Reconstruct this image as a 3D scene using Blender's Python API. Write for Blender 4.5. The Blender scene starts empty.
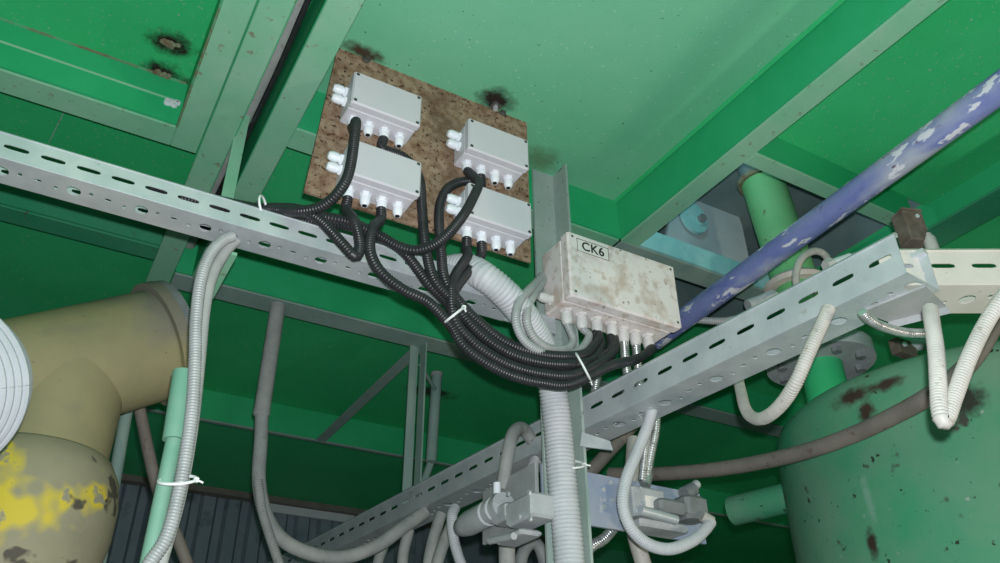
import bpy, math, random
from mathutils import Vector, Matrix
random.seed(7)
scene = bpy.context.scene
COL = scene.collection

# ------------------------------------------------------------------ camera
CZ = 1.70                                   # eye height over the floor
FPX = 831.55
yaw, pitch, roll = [math.radians(a) for a in (30.273, 31.984, -0.598)]
fw = Vector((math.sin(yaw)*math.cos(pitch), math.cos(yaw)*math.cos(pitch), math.sin(pitch)))
rt0 = Vector((math.cos(yaw), -math.sin(yaw), 0)); up0 = rt0.cross(fw)
rt = rt0*math.cos(roll) + up0*math.sin(roll); up = -rt0*math.sin(roll) + up0*math.cos(roll)
CAM = Vector((0, 0, CZ))
cd = bpy.data.cameras.new('camera'); cam = bpy.data.objects.new('camera', cd); COL.objects.link(cam)
cd.sensor_width = 36; cd.lens = FPX/1000*36; cd.clip_start = .02; cd.clip_end = 60
m = Matrix((rt, up, -fw)).transposed().to_4x4(); m.translation = CAM; cam.matrix_world = m
scene.camera = cam

# ------------------------------------------------------------------ light
world = bpy.data.worlds.new('world'); scene.world = world; world.use_nodes = True
bg = world.node_tree.nodes['Background']; bg.inputs[0].default_value = (.62, .85, .92, 1); bg.inputs[1].default_value = .085

def light(name, kind, loc, power, col, size=.02, target=None, **kw):
    d = bpy.data.lights.new(name, kind); d.energy = power; d.color = col
    if kind == 'AREA': d.size = size
    else: d.shadow_soft_size = size
    o = bpy.data.objects.new(name, d); COL.objects.link(o); o.location = loc
    if target is not None:
        o.rotation_euler = (Vector(target)-Vector(loc)).to_track_quat('-Z', 'Y').to_euler()
    for k, v in kw.items(): setattr(d, k, v)
    return o
# the phone's flash, a few centimetres above the lens
light('phone_flash', 'POINT', CAM + up*.035 + rt*.012, 88, (.95, .97, 1.0), .008)
# a warm work lamp standing off to the right of the tank
light('work_lamp', 'POINT', (1.95, -.6, CZ-.07), 34, (1, .85, .67), .07)
# cold light of the floor above, over the riser opening
light('upper_floor_lamp', 'POINT', (1.24, 1.10, CZ+1.45), .9, (.55, .92, 1), .03)

vs = scene.view_settings
vs.view_transform = 'Standard'; vs.look = 'None'; vs.exposure = 0; vs.gamma = 1; vs.use_curve_mapping = False

# ------------------------------------------------------------------ helpers
def V(*a): return Vector(a)
def R(x, y, z): return Vector((x, y, z + CZ))             # a point given relative to the eye
def at(px, py, y=None, x=None, z=None):                   # sight line of a pixel met with a plane of the building
    d = fw + rt*((px-500)/FPX) - up*((py-281.5)/FPX)
    if y is not None: t = y/d.y
    elif x is not None: t = x/d.x
    else: t = z/d.z
    return CAM + d*t

class MB:
    def __init__(s): s.v = []; s.f = []
    def add(s, vs, fs):
        o = len(s.v); s.v += [Vector(v) for v in vs]; s.f += [tuple(i+o for i in f) for f in fs]; return s
    def box(s, a, b, M=None, bev=0):
        x0, y0, z0 = a; x1, y1, z1 = b
        if x0 > x1: x0, x1 = x1, x0
        if y0 > y1: y0, y1 = y1, y0
        if z0 > z1: z0, z1 = z1, z0
        if bev:
            e = min(bev, (x1-x0)/2.01, (y1-y0)/2.01, (z1-z0)/2.01); vs = []
            for z, i in ((z0, e), (z0+e, 0), (z1-e, 0), (z1, e)):
                q = [(x0+i+e, y0+i), (x1-i-e, y0+i), (x1-i, y0+i+e), (x1-i, y1-i-e), (x1-i-e, y1-i), (x0+i+e, y1-i), (x0+i, y1-i-e), (x0+i, y0+i+e)]
                vs += [(p[0], p[1], z) for p in q]
            fs = [tuple(range(7, -1, -1)), tuple(range(24, 32))]
            for k in range(3):
                for i in range(8):
                    j = (i+1) % 8; fs.append((k*8+i, k*8+j, k*8+8+j, k*8+8+i))
        else:
            vs = [(x, y, z) for z in (z0, z1) for y in (y0, y1) for x in (x0, x1)]
            fs = [(0, 2, 3, 1), (4, 5, 7, 6), (0, 1, 5, 4), (2, 6, 7, 3), (0, 4, 6, 2), (1, 3, 7, 5)]
        if M is not None: vs = [M @ Vector(v) for v in vs]
        return s.add(vs, fs)
    def prism(s, poly, d):                                 # polygon of 3-D points swept along d
        n = len(poly); d = Vector(d); p = [Vector(q) for q in poly]
        return s.add(p + [q+d for q in p], [tuple(range(n-1, -1, -1)), tuple(range(n, 2*n))] + [(i, (i+1) % n, n+(i+1) % n, n+i) for i in range(n)])
    def lathe(s, p, axis, prof, n=16, cap=True):           # prof: (distance along axis, radius)
        p = Vector(p); a = Vector(axis).normalized()
        u = a.orthogonal().normalized(); w = a.cross(u); vs = []; fs = []
        for (h, r) in prof:
            vs += [p + a*h + (u*math.cos(2*math.pi*i/n) + w*math.sin(2*math.pi*i/n))*r for i in range(n)]
        for k in range(len(prof)-1):
            for i in range(n):
                j = (i+1) % n; fs.append((k*n+i, k*n+j, (k+1)*n+j, (k+1)*n+i))
        if cap: fs += [tuple(range(n-1, -1, -1)), tuple(range((len(prof)-1)*n, len(prof)*n))]
        return s.add(vs, fs)
    def cyl(s, a, b, r, n=16, r2=None):
        a = Vector(a); b = Vector(b)
        return s.lathe(a, b-a, [(0, r), ((b-a).length, r if r2 is None else r2)], n)
    def sweep(s, pts, r, n=10, pitch=None, amp=0, step=.012, closed=False):
        P = smooth(pts, closed); L = [0]
        for a, b in zip(P, P[1:]): L.append(L[-1] + (b-a).length)
        T = L[-1]
        if pitch: cnt = max(1, int(T/pitch)); ns = cnt*3; pat = [r-amp, r, r]
        else: ns = max(2, int(T/step)); pat = [r]
        C = []; k = 0
        for i in range(ns+1):
            d = T*i/ns
            while k < len(L)-2 and L[k+1] < d: k += 1
            C.append(P[k].lerp(P[k+1], (d-L[k])/max(1e-9, L[k+1]-L[k])))
        t = (C[1]-C[0]).normalized(); u = t.orthogonal().normalized(); vs = []; fs = []
        for i, c in enumerate(C):
            t2 = (C[min(i+1, ns)] - C[max(i-1, 0)]).normalized()
            if t.length and t2.length: u = t.rotation_difference(t2) @ u
            t = t2; w = t.cross(u); rr = pat[i % len(pat)]
            vs += [c + (u*math.cos(2*math.pi*q/n) + w*math.sin(2*math.pi*q/n))*rr for q in range(n)]
        for i in range(ns):
            for q in range(n):
                e = (q+1) % n; fs.append((i*n+q, i*n+e, (i+1)*n+e, (i+1)*n+q))
        fs += [tuple(range(n-1, -1, -1)), tuple(range(ns*n, ns*n+n))]
        return s.add(vs, fs)
    def perf(s, o, u, v, cells, hgt):
        # sheet strip built cell by cell; a cell is (width, None) or (width, (hole half length, half height, offset up))
        o = Vector(o); u = Vector(u); v = Vector(v); x = 0
        for w, h in cells:
            if not h:
                s.add([o+u*x, o+u*(x+w), o+u*(x+w)+v*hgt, o+u*x+v*hgt], [(0, 1, 2, 3)])
            else:
                a, b, off = h; cx, cy = w/2, hgt/2; out = []; inn = []
                for i in range(5): out.append((w*i/5, 0))
                for i in range(5): out.append((w, hgt*i/5))
                for i in range(5): out.append((w-w*i/5, hgt))
                for i in range(5): out.append((0, hgt-hgt*i/5))
                for (X, Y) in out:
                    U, W_ = (X-cx)/cx, (Y-cy)/cy; r = min(a, b); sx, sy = (1 if U > 0 else -1), (1 if W_ > 0 else -1)
                    if abs(abs(U)-1) < 1e-6 and abs(abs(W_)-1) < 1e-6: ix, iy = sx*(a-r+r*.707), sy*(b-r+r*.707)
                    else:
                        ix, iy = U*a, W_*b; ex, ey = max(0, abs(ix)-(a-r)), max(0, abs(iy)-(b-r))
                        if ex > 0 and ey > 0:
                            if abs(abs(W_)-1) < 1e-6: iy = sy*(b-r+math.sqrt(max(0, r*r-ex*ex)))
                            else: ix = sx*(a-r+math.sqrt(max(0, r*r-ey*ey)))
                    inn.append((cx+ix, cy+off+iy))
                n = len(out)
                s.add([o+u*(x+p[0])+v*p[1] for p in out+inn], [(i, (i+1) % n, n+(i+1) % n, n+i) for i in range(n)])
            x += w
        return s
    def build(s, name, mat, parent=None, flat=True, solid=0, auto=None):
        me = bpy.data.meshes.new(name); off = parent_loc(parent)
        base = off if parent else None
        if parent is None:
            lo = Vector((min(v.x for v in s.v), min(v.y for v in s.v), min(v.z for v in s.v)))
            hi = Vector((max(v.x for v in s.v), max(v.y for v in s.v), max(v.z for v in s.v)))
            base = Vector(((lo.x+hi.x)/2, (lo.y+hi.y)/2, lo.z))
        me.from_pydata([v-base for v in s.v], [], s.f); me.materials.append(MAT[mat])
        if not flat:
            for p in me.polygons: p.use_smooth = True
            me.set_sharp_from_angle(angle=math.radians(auto or 38))
        me.update()
        o = bpy.data.objects.new(name, me); COL.objects.link(o)
        if parent is None: o.location = base
        else: o.parent = parent
        if solid:
            md = o.modifiers.new('sheet', 'SOLIDIFY'); md.thickness = solid; md.offset = 0
        return o

def parent_loc(p):
    l = Vector((0, 0, 0))
    while p is not None: l = l + p.location; p = p.parent
    return l
def smooth(pts, closed=False, sub=14):
    P = [Vector(p) for p in pts]
    if len(P) == 2: return P
    out = []; n = len(P)
    for i in range(n if closed else n-1):
        p1, p2 = P[i], P[(i+1) % n]
        p0 = P[i-1] if (i > 0 or closed) else p1*2-p2
        p3 = P[(i+2) % n] if (i+2 < n or closed) else p2*2-p1
        for k in range(sub):
            t = k/sub
            out.append(.5*((2*p1) + (p2-p0)*t + (2*p0-5*p1+4*p2-p3)*t*t + (3*p1-p0-3*p2+p3)*t**3))
    out.append(P[0] if closed else P[-1]); return out
def path(l): return [at(a[0], a[1], y=a[2]) if len(a) == 3 else a[0] for a in l]

def tag(o, label, cat, group=None):
    o['label'] = label; o['category'] = cat
    if group: o['group'] = group
    return o
def thing(name, label, cat, loc, group=None):
    o = bpy.data.objects.new(name, None); COL.objects.link(o); o.empty_display_size = .05
    o.location = loc; return tag(o, label, cat, group)
def struct(o): o['kind'] = 'structure'; return o
def copy_tree(o, parent=None):
    c = o.copy(); COL.objects.link(c); c.parent = parent
    for ch in list(o.children): copy_tree(ch, c)
    return c

# ------------------------------------------------------------------ materials
MAT = {}
def mat(name, c1, c2=None, scale=8, rough=.55, metal=0, bump=.0, fac=(.35, .65), detail=6, spots=None, stretch=None, burns=None, spec=.4):
    mt = bpy.data.materials.new(name); mt.use_nodes = True; N = mt.node_tree.nodes; L = mt.node_tree.links
    b = N['Principled BSDF']; b.inputs['Roughness'].default_value = rough; b.inputs['Metallic'].default_value = metal
    b.inputs['Specular IOR Level'].default_value = spec
    MAT[name] = mt
    geo = N.new('ShaderNodeNewGeometry'); vec = geo.outputs['Position']
    if stretch:
        mp = N.new('ShaderNodeMapping'); mp.inputs['Scale'].default_value = stretch; L.new(vec, mp.inputs[0]); vec = mp.outputs[0]
    def noise(sc, det=detail):
        n = N.new('ShaderNodeTexNoise'); n.inputs['Scale'].default_value = sc; n.inputs['Detail'].default_value = det
        n.inputs['Roughness'].default_value = .62; L.new(vec, n.inputs['Vector']); return n.outputs['Fac']
    def rng(src, lo, hi, a=0, e=1):
        r = N.new('ShaderNodeMapRange'); r.inputs[1].default_value = lo; r.inputs[2].default_value = hi
        r.inputs[3].default_value = a; r.inputs[4].default_value = e; L.new(src, r.inputs[0]); return r.outputs[0]
    def mix(f, a, c):
        x = N.new('ShaderNodeMix'); x.data_type = 'RGBA'; L.new(f, x.inputs[0])
        if isinstance(a, tuple): x.inputs[6].default_value = (*a, 1)
        else: L.new(a, x.inputs[6])
        x.inputs[7].default_value = (*c, 1); return x.outputs[2]
    n1 = noise(scale)
    col = mix(rng(n1, *fac), c1, c2 or tuple(k*.86 for k in c1))
    for (sc, lo, hi, c) in (spots or []):
        col = mix(rng(noise(sc, 3), lo, hi), col, c)
    for (p, r, c) in (burns or []):
        d = N.new('ShaderNodeVectorMath'); d.operation = 'SUBTRACT'; L.new(geo.outputs['Position'], d.inputs[0]); d.inputs[1].default_value = p
        s2 = N.new('ShaderNodeVectorMath'); s2.operation = 'DIVIDE'; L.new(d.outputs[0], s2.inputs[0]); s2.inputs[1].default_value = r
        ln = N.new('ShaderNodeVectorMath'); ln.operation = 'LENGTH'; L.new(s2.outputs[0], ln.inputs[0])
        nn = noise(45, 4); ad = N.new('ShaderNodeMath'); ad.operation = 'MULTIPLY_ADD'; L.new(nn, ad.inputs[0]); ad.inputs[1].default_value = 1.5; L.new(ln.outputs['Value'], ad.inputs[2])
        col = mix(rng(ad.outputs[0], 1.9, 1.15), col, c)
    L.new(col, b.inputs['Base Color'])
    rr = rng(n1, .2, .8, max(0, rough-.1), min(1, rough+.12)); L.new(rr, b.inputs['Roughness'])
    if bump:
        bp = N.new('ShaderNodeBump'); bp.inputs['Strength'].default_value = bump; bp.inputs['Distance'].default_value = .004
        L.new(n1, bp.inputs['Height']); L.new(bp.outputs[0], b.inputs['Normal'])
    return mt

H, FZ = 1.31, 1.196
def dk(px, py): return tuple(at(px, py, z=H))
BURN = (.018, .013, .010)
burns = [(dk(171, 44), (.05, .035, .05), BURN), (dk(162, 74), (.045, .04, .05), BURN), (dk(497, 100), (.05, .035, .05), BURN),
         (dk(362, 52), (.05, .02, .05), (.05, .035, .02)), (dk(540, 160), (.06, .05, .05), (.11, .26, .13)), (dk(190, 95), (.03, .06, .06), (.03, .03, .02)),
         (dk(430, 392), (.10, .05, .05), (.03, .045, .03))]
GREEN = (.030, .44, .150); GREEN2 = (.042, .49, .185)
sp = [(140, .655, .69, (.24, .45, .33)), (95, .735, .76, (.025, .09, .05))]
mat('green_deck', GREEN, GREEN2, 2.5, .5, spots=sp, burns=burns, bump=.04, spec=.3)
mat('green_pale', (.12, .47, .26), (.18, .51, .32), 1.6, .6, spots=[(130, .672, .70, (.36, .62, .47)), (90, .70, .72, (.03, .08, .05))], burns=burns, bump=.04, spec=.45)
mat('post_grey', (.30, .40, .36), (.38, .46, .43), 9, .7, spots=[(40, .62, .72, (.16, .20, .17))], spec=.25)
mat('green_web', (.020, .38, .145), (.032, .43, .18), 4, .5, spots=[(130, .72, .76, (.22, .40, .30))], spec=.3)
mat('green_dusty', (.18, .47, .29), (.25, .49, .34), 7, .7, spots=[(45, .63, .72, (.20, .22, .15)), (120, .72, .76, (.35, .45, .38))], spec=.2)
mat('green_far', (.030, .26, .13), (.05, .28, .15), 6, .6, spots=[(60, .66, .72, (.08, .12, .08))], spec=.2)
mat('grey_green', (.21, .32, .28), (.27, .37, .33), 9, .75, spec=.2)
mat('rust_seam', (.17, .12, .07), (.08, .36, .18), 28, .9)
mat('rust_edge', (.16, .10, .06), (.19, .24, .15), 60, .9)
mat('light_green', (.13, .34, .23), (.20, .38, .29), 9, .55)
def tank_pt(px, py):
    d = fw + rt*((px-500)/FPX) - up*((py-281.5)/FPX); cx, cy, r = 1.85, 1.03, .43
    A = d.x*d.x+d.y*d.y; B = d.x*cx+d.y*cy; C = cx*cx+cy*cy-r*r
    return tuple(CAM + d*((B-math.sqrt(max(0, B*B-A*C)))/A))
tb = [(tank_pt(852, 396), (.05, .05, .02), (.05, .03, .022)), (tank_pt(885, 384), (.04, .04, .015), (.05, .03, .022)), (tank_pt(965, 400), (.035, .05, .035), (.03, .035, .025)), (tank_pt(866, 412), (.02, .02, .025), (.05, .03, .022)), (tank_pt(872, 545), (.014, .014, .03), (.04, .028, .02)), (tank_pt(868, 498), (.005, .010, .05), (.16, .34, .24))]
mat('tank_green', (.05, .29, .15), (.15, .30, .20), 3.2, .6, bump=.05, spots=[(14, .66, .72, (.055, .06, .045)), (70, .70, .76, (.30, .38, .33)), (46, .66, .70, (.02, .03, .02))], burns=tb, spec=.3)
mat('nozzle_green', (.03, .45, .17), (.05, .48, .2), 8, .5)
mat('old_green', (.12, .42, .16), (.17, .46, .21), 7, .65, spots=[(26, .63, .70, (.10, .055, .03))])
mat('cyan_lit', (.22, .55, .54), (.30, .60, .60), 12, .55, spots=[(90, .68, .74, (.10, .25, .25))])  # cold light of the riser opening put into the base colour
mat('lug_grey', (.33, .42, .44), (.38, .47, .49), 9, .6)
mat('grey_plate', (.13, .20, .20), (.17, .24, .24), 9, .6)
mat('galv', (.50, .55, .58), (.62, .66, .68), 14, .42, .35, spots=[(70, .68, .76, (.36, .39, .40)), (24, .68, .78, (.42, .41, .38))])
mat('galv_dusty', (.36, .39, .39), (.45, .47, .47), 14, .6, .2, spots=[(40, .64, .74, (.30, .29, .26))])
mat('galv_warm_lit', (.66, .63, .57), (.72, .69, .64), 14, .5, .1, spots=[(30, .68, .76, (.42, .36, .28)), (120, .72, .76, (.25, .20, .15))])  # galvanized steel with the lamp's warm light mixed into its colour
mat('abs_grey', (.60, .60, .64), (.62, .62, .66), 20, .45)
mat('abs_dirty', (.86, .81, .80), (.80, .74, .72), 9, .5, spots=[(13, .50, .66, (.60, .49, .43)), (34, .56, .66, (.62, .53, .48)), (80, .66, .70, (.34, .26, .22))])
mat('gland_white', (.82, .88, .93), (.86, .90, .94), 20, .35)
mat('gland_grey', (.60, .60, .58), (.72, .72, .70), 60, .5)
mat('screw', (.18, .18, .17), (.26, .25, .24), 90, .4, .8)
mat('dark_hole', (.006, .006, .006), (.01, .01, .01), 20, .8)
mat('black_plastic', (.018, .019, .022), (.028, .029, .032), 30, .38, spec=.5)
mat('tie_white', (.80, .84, .84), (.85, .88, .88), 20, .45)
mat('rust_plate', (.19, .115, .07), (.35, .26, .18), 42, .9, 0, .5, fac=(.38, .60), detail=8, spots=[(120, .58, .66, (.045, .022, .016)), (6, .55, .75, (.13, .075, .05))], spec=.15)
mat('flex_grey', (.33, .35, .35), (.42, .44, .44), 25, .5, .15)
mat('flex_white', (.46, .49, .51), (.55, .57, .59), 25, .5)
mat('flex_cream', (.42, .41, .38), (.50, .49, .45), 25, .55, spots=[(80, .60, .70, (.32, .30, .26))])
mat('flex_steel', (.55, .57, .57), (.78, .79, .79), 80, .3, .8)
mat('conduit_dusty', (.30, .32, .31), (.38, .40, .38), 20, .75, spots=[(50, .60, .74, (.22, .22, .20))])
mat('blue_paint', (.11, .14, .38), (.20, .24, .45), 10, .5, spots=[(9, .50, .66, (.36, .40, .48)), (34, .585, .62, (.60, .62, .68)), (70, .66, .70, (.12, .10, .14))], stretch=(1.3, .5, 1.3))
mat('yellow_paint', (.25, .235, .13), (.31, .285, .155), 6, .65, spots=[(4, .48, .62, (.20, .19, .15)), (60, .70, .76, (.16, .14, .10))], spec=.25)
mat('yellow_worn', (.27, .25, .17), (.33, .31, .20), 6, .65, spots=[(5.5, .50, .56, (.62, .50, .05)), (12, .59, .63, (.09, .08, .06)), (22, .60, .66, (.30, .28, .20))], spec=.3)
mat('brown_hose', (.15, .135, .115), (.20, .18, .155), 16, .7, spots=[(40, .62, .72, (.11, .08, .06))])
mat('corrugated', (.20, .26, .30), (.25, .31, .35), 5, .6, .2, spots=[(9, .58, .7, (.15, .2, .23))])
mat('pale_strip', (.55, .60, .63), (.62, .66, .68), 9, .6)
mat('concrete', (.25, .25, .24), (.33, .33, .31), 3, .9, 0, .2)
mat('cast_grey', (.38, .41, .42), (.48, .51, .52), 22, .65, .1, .1, spots=[(70, .62, .7, (.55, .57, .57))])
mat('cast_dark', (.17, .19, .20), (.25, .27, .27), 22, .65, .1)
mat('blue_bracket', (.22, .30, .46), (.36, .40, .46), 9, .6, spots=[(30, .62, .7, (.50, .52, .54))])
mat('pink_grey', (.52, .47, .42), (.60, .55, .50), 15, .65)
mat('brown_box', (.085, .065, .05), (.15, .125, .10), 40, .8)
mat('paper', (.84, .82, .78), (.80, .77, .72), 12, .6)
mat('ink', (.012, .012, .014), (.02, .02, .02), 20, .6)
mat('rib_white', (.40, .43, .46), (.46, .49, .52), 12, .4)

# ------------------------------------------------------------------ the setting
# deck overhead, left open where the riser pipe goes up between two cross members
T1Y, T1BY, BX, CX = 1.332, .948, 1.13, 1.847
X0, X1, Y0, Y1 = -2.6, 4.6, -1.6, 4.24
OY = 1.72                                                   # the opening reaches to here
mb = MB()
for (a, b, c, d) in ((X0, BX, Y0, Y1), (BX, X1, Y0, T1BY), (CX, X1, T1BY, OY), (BX, X1, OY, Y1)):
    mb.box(R(a, c, H+.006), R(b, d, H+.014))
ceil = struct(mb.build('ceiling', 'green_deck'))
for (a, b, c, d, mt) in ((X0, .125, Y0, 1.45, 'green_deck'), (.125, .236, Y0, Y1, 'green_deck'), (X0, .125, 1.45, Y1, 'green_deck'), (.236, BX, Y0, T1Y, 'green_pale'), (.236, BX, T1Y, Y1, 'green_deck'),
                         (BX, CX, Y0, T1BY, 'green_deck'), (CX, X1, Y0, OY, 'green_deck'), (BX, X1, OY, Y1, 'green_deck')):
    MB().box(R(a, c, H), R(b, d, H+.006)).build('deck_plate', mt, ceil)
# raised cover over the opening
mb = MB(); mb.box(R(BX-.02, T1BY-.02, 1.50), R(CX+.02, OY+.02, 1.512))
for (a, b, c, d) in ((BX-.02, BX, T1BY, OY), (CX, CX+.02, T1BY, OY), (BX, CX, T1BY-.02, T1BY), (BX, CX, OY, OY+.02)):
    mb.box(R(a, c, H+.014), R(b, d, 1.50))
struct(mb.build('trim_1', 'grey_plate'))
mb = MB(); mb.box(V(X0, Y0, -.1), V(X1, Y1+.1, 0)); struct(mb.build('floor', 'concrete'))
# corrugated sheet wall far behind
mb = MB(); p = []; x = X0; WY = 4.19
while x < 2.7:
    p += [(x, 0), (x+.055, 0), (x+.07, .028), (x+.105, .028)]; x += .12
n = len(p); zt = H
mb.add([R(a, WY+b, -CZ) for a, b in p] + [R(a, WY+b, zt) for a, b in p], [(i, i+1, n+i+1, n+i) for i in range(n-1)])
struct(mb.build('wall_back', 'corrugated', solid=.002))
mb = MB(); mb.box(R(X0, WY-.06, H-.03), R(2.7, WY-.004, H)); struct(mb.build('trim_2', 'brown_hose'))
mb = MB(); mb.box(R(at(268, 508, y=WY-.03).x, WY-.03, at(310, 517, y=WY-.03).z-CZ), R(at(354, 520, y=WY-.03).x, WY-.012, at(310, 509, y=WY-.03).z-CZ)); struct(mb.build('trim_3', 'pale_strip'))
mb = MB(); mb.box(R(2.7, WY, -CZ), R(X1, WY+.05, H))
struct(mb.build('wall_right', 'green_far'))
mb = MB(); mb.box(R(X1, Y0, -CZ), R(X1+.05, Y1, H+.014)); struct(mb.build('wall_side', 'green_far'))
# weld seam strips on the deck
for i, (a, b) in enumerate((((66, 108), (49, 142)),)):
    mb = MB(); pa, pb = at(*a, z=H), at(*b, z=H); mb.cyl(pa, pb, .0018, 6); struct(mb.build('trim_4', 'green_dusty'))

# ------------------------------------------------------------------ steel beams
def beam_y(label, xw, x0, x1, ya, yb, fz=FZ, top=H, fm='green_dusty', wm='green_web'):
    t = thing('steel_beam', label, 'beam', R((x0+x1)/2, ya, fz), 'steel beams under the deck')
    MB().box(R(xw-.004, ya, fz), R(xw+.004, yb, top)).build('web', wm, t)
    MB().box(R(x0, ya, fz-.006), R(x1, yb, fz), bev=.0015).build('flange', fm, t)
    return t
def beam_x(label, yw, y0, y1, xa, xb, fz=FZ, top=H, fm='green_dusty', wm='green_web'):
    t = thing('steel_beam', label, 'beam', R(xa, (y0+y1)/2, fz), 'steel beams under the deck')
    MB().box(R(xa, yw-.004, fz), R(xb, yw+.004, top)).build('web', wm, t)
    MB().box(R(xa, y0, fz-.006), R(xb, y1, fz), bev=.0015).build('flange', fm, t)
    return t
bB = beam_y('long bright green beam slanting up right of the rusty plate', BX, BX, BX+.055, -1.5, T1Y)
MB().cyl(R(BX-.008, -1.5, H), R(BX-.008, T1Y, H), .006, 6).build('weld_bead', 'green_deck', bB)
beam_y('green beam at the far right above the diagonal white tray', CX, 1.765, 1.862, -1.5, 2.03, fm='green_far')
bT1 = beam_x('green cross beam directly behind the rusty plate and boxes', T1Y, T1Y, T1Y+.066, .291, BX-.004)
beam_x('cyan lit cross beam behind the grey lug plate and riser pipe', T1Y, T1Y, T1Y+.066, BX+.004, CX-.006, top=1.257, fm='grey_green', wm='cyan_lit')  # web colour carries the cold light from the opening
beam_x('short green cross beam in front of the riser opening', T1BY, .918, .957, BX+.055, 1.765)
bL = beam_x('green hatch frame member with rusty edges above the left tray', 1.45, 1.45, 1.515, -2.5, .074)
MB().cyl(R(-2.5, 1.448, H-.055), R(.07, 1.448, H-.055), .004, 6).build('weld_bead', 'green_dusty', bL)
MB().cyl(R(-2.5, 1.445, H), R(.07, 1.445, H), .0035, 6).build('rust_bead', 'rust_seam', bL)
bL2 = beam_y('green hatch frame member beside the burnt weld spots', .078, .074, .1275, -1.5, 1.515)
MB().cyl(R(.0745, -1.5, FZ-.004), R(.0745, 1.45, FZ-.004), .0032, 6).build('rust_bead', 'rust_seam', bL2)
beam_y('pale green beam next to the hatch frame at top left', .184, .130, .186, -1.5, 3.0, fz=FZ-.004)
beam_y('pale green beam meeting the top left of the rusty plate', .236, .233, .291, -1.5, 2.03)
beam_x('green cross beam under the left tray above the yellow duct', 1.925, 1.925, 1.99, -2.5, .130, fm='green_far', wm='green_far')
beam_x('long dark green cross beam holding the grey hanging pipe', 2.03, 2.03, 2.11, .19, 3.4, fm='grey_green')
beam_x('farthest dark green cross beam before the corrugated wall', 3.01, 3.0, 3.02, .19, 4.4, fm='grey_green', wm='green_web')
mb = MB().box(R(.918, 2.112, FZ-.006), R(.956, 2.998, FZ), bev=.001)
tag(mb.build('steel_strut', 'grey_green'), 'slim grey green strut running back from the bracket post', 'strut')

# pipes in the gap between the two left beams
mb = MB(); mb.cyl(R(.205, -1.5, 1.275), R(.205, 2.0, 1.275), .018, 12)
tag(mb.build('service_pipe', 'conduit_dusty', flat=False), 'grey pipe in the dark gap between two green beams', 'pipe')
mb = MB(); mb.sweep([R(.214, -1.2, 1.24), R(.218, .6, 1.24), R(.212, 1.0, 1.236), R(.217, 1.3, 1.24), R(.21, 1.9, 1.24)], .006, 8)
tag(mb.build('black_cable', 'black_plastic', flat=False), 'dark cable in the narrow gap left of the boxes', 'cable')

# ------------------------------------------------------------------ rusty plate with its four boxes
PY = 1.19
c = [at(338, 47, y=PY), at(527, 127, y=PY), at(531, 262, y=PY), at(304, 191, y=PY)]
c[0].z = c[1].z = CZ+H
pl = thing('backing_plate', 'rusty brown steel plate carrying four grey boxes', 'plate', (c[2]+c[3])/2)
MB().prism(c, (0, .006, 0)).build('sheet', 'rust_plate', pl)
for (px, py) in ((366, 60), (502, 113)):
    p = at(px, py, y=PY)
    MB().lathe(p+V(0, 0, 0), (0, -1, 0), [(0, .009), (.004, .009), (.005, .006), (.010, .006)], 12).build('weld_stud', 'screw', pl, False)
# bolt with ring burnt to the deck
p = at(495.5, 105, z=H)
t = thing('welded_bolt', 'small welded bolt in a black burn mark above the boxes', 'bolt', p)
MB().lathe(p, (0, 0, -1), [(0, .012), (.006, .012), (.006, .007)], 14).build('washer', 'screw', t, False)
MB().lathe(p, (0, 0, -1), [(.006, .006), (.014, .006)], 6).build('bolt_head', 'galv', t)
for i, (px, py, lab) in enumerate(((170, 44, 'upper black weld scar on the left deck panel'), (163, 74, 'lower black weld scar beside the hatch frame corner'))):
    p = at(px, py, z=H); mb = MB()
    for k in range(14):
        q = p + V(random.uniform(-.016, .016), random.uniform(-.006, .006), 0)
        mb.lathe(q, (random.uniform(-.3, .3), random.uniform(-.3, .3), -1), [(-.002, .006), (.003, .0055), (.006, .002)], 7)
    tag(mb.build('weld_scar', 'rust_edge', flat=False), lab, 'weld')
p = at(174, 103, y=1.445); mb = MB()
for k in range(8):
    mb.lathe(p+V(random.uniform(-.014, .008), 0, random.uniform(-.006, .006)), (0, -1, 0), [(-.002, .008), (.002, .007), (.004, .002)], 7)
tag(mb.build('weld_scar', 'pale_strip', flat=False), 'white chipped weld spot in the hatch frame corner', 'weld')

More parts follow.
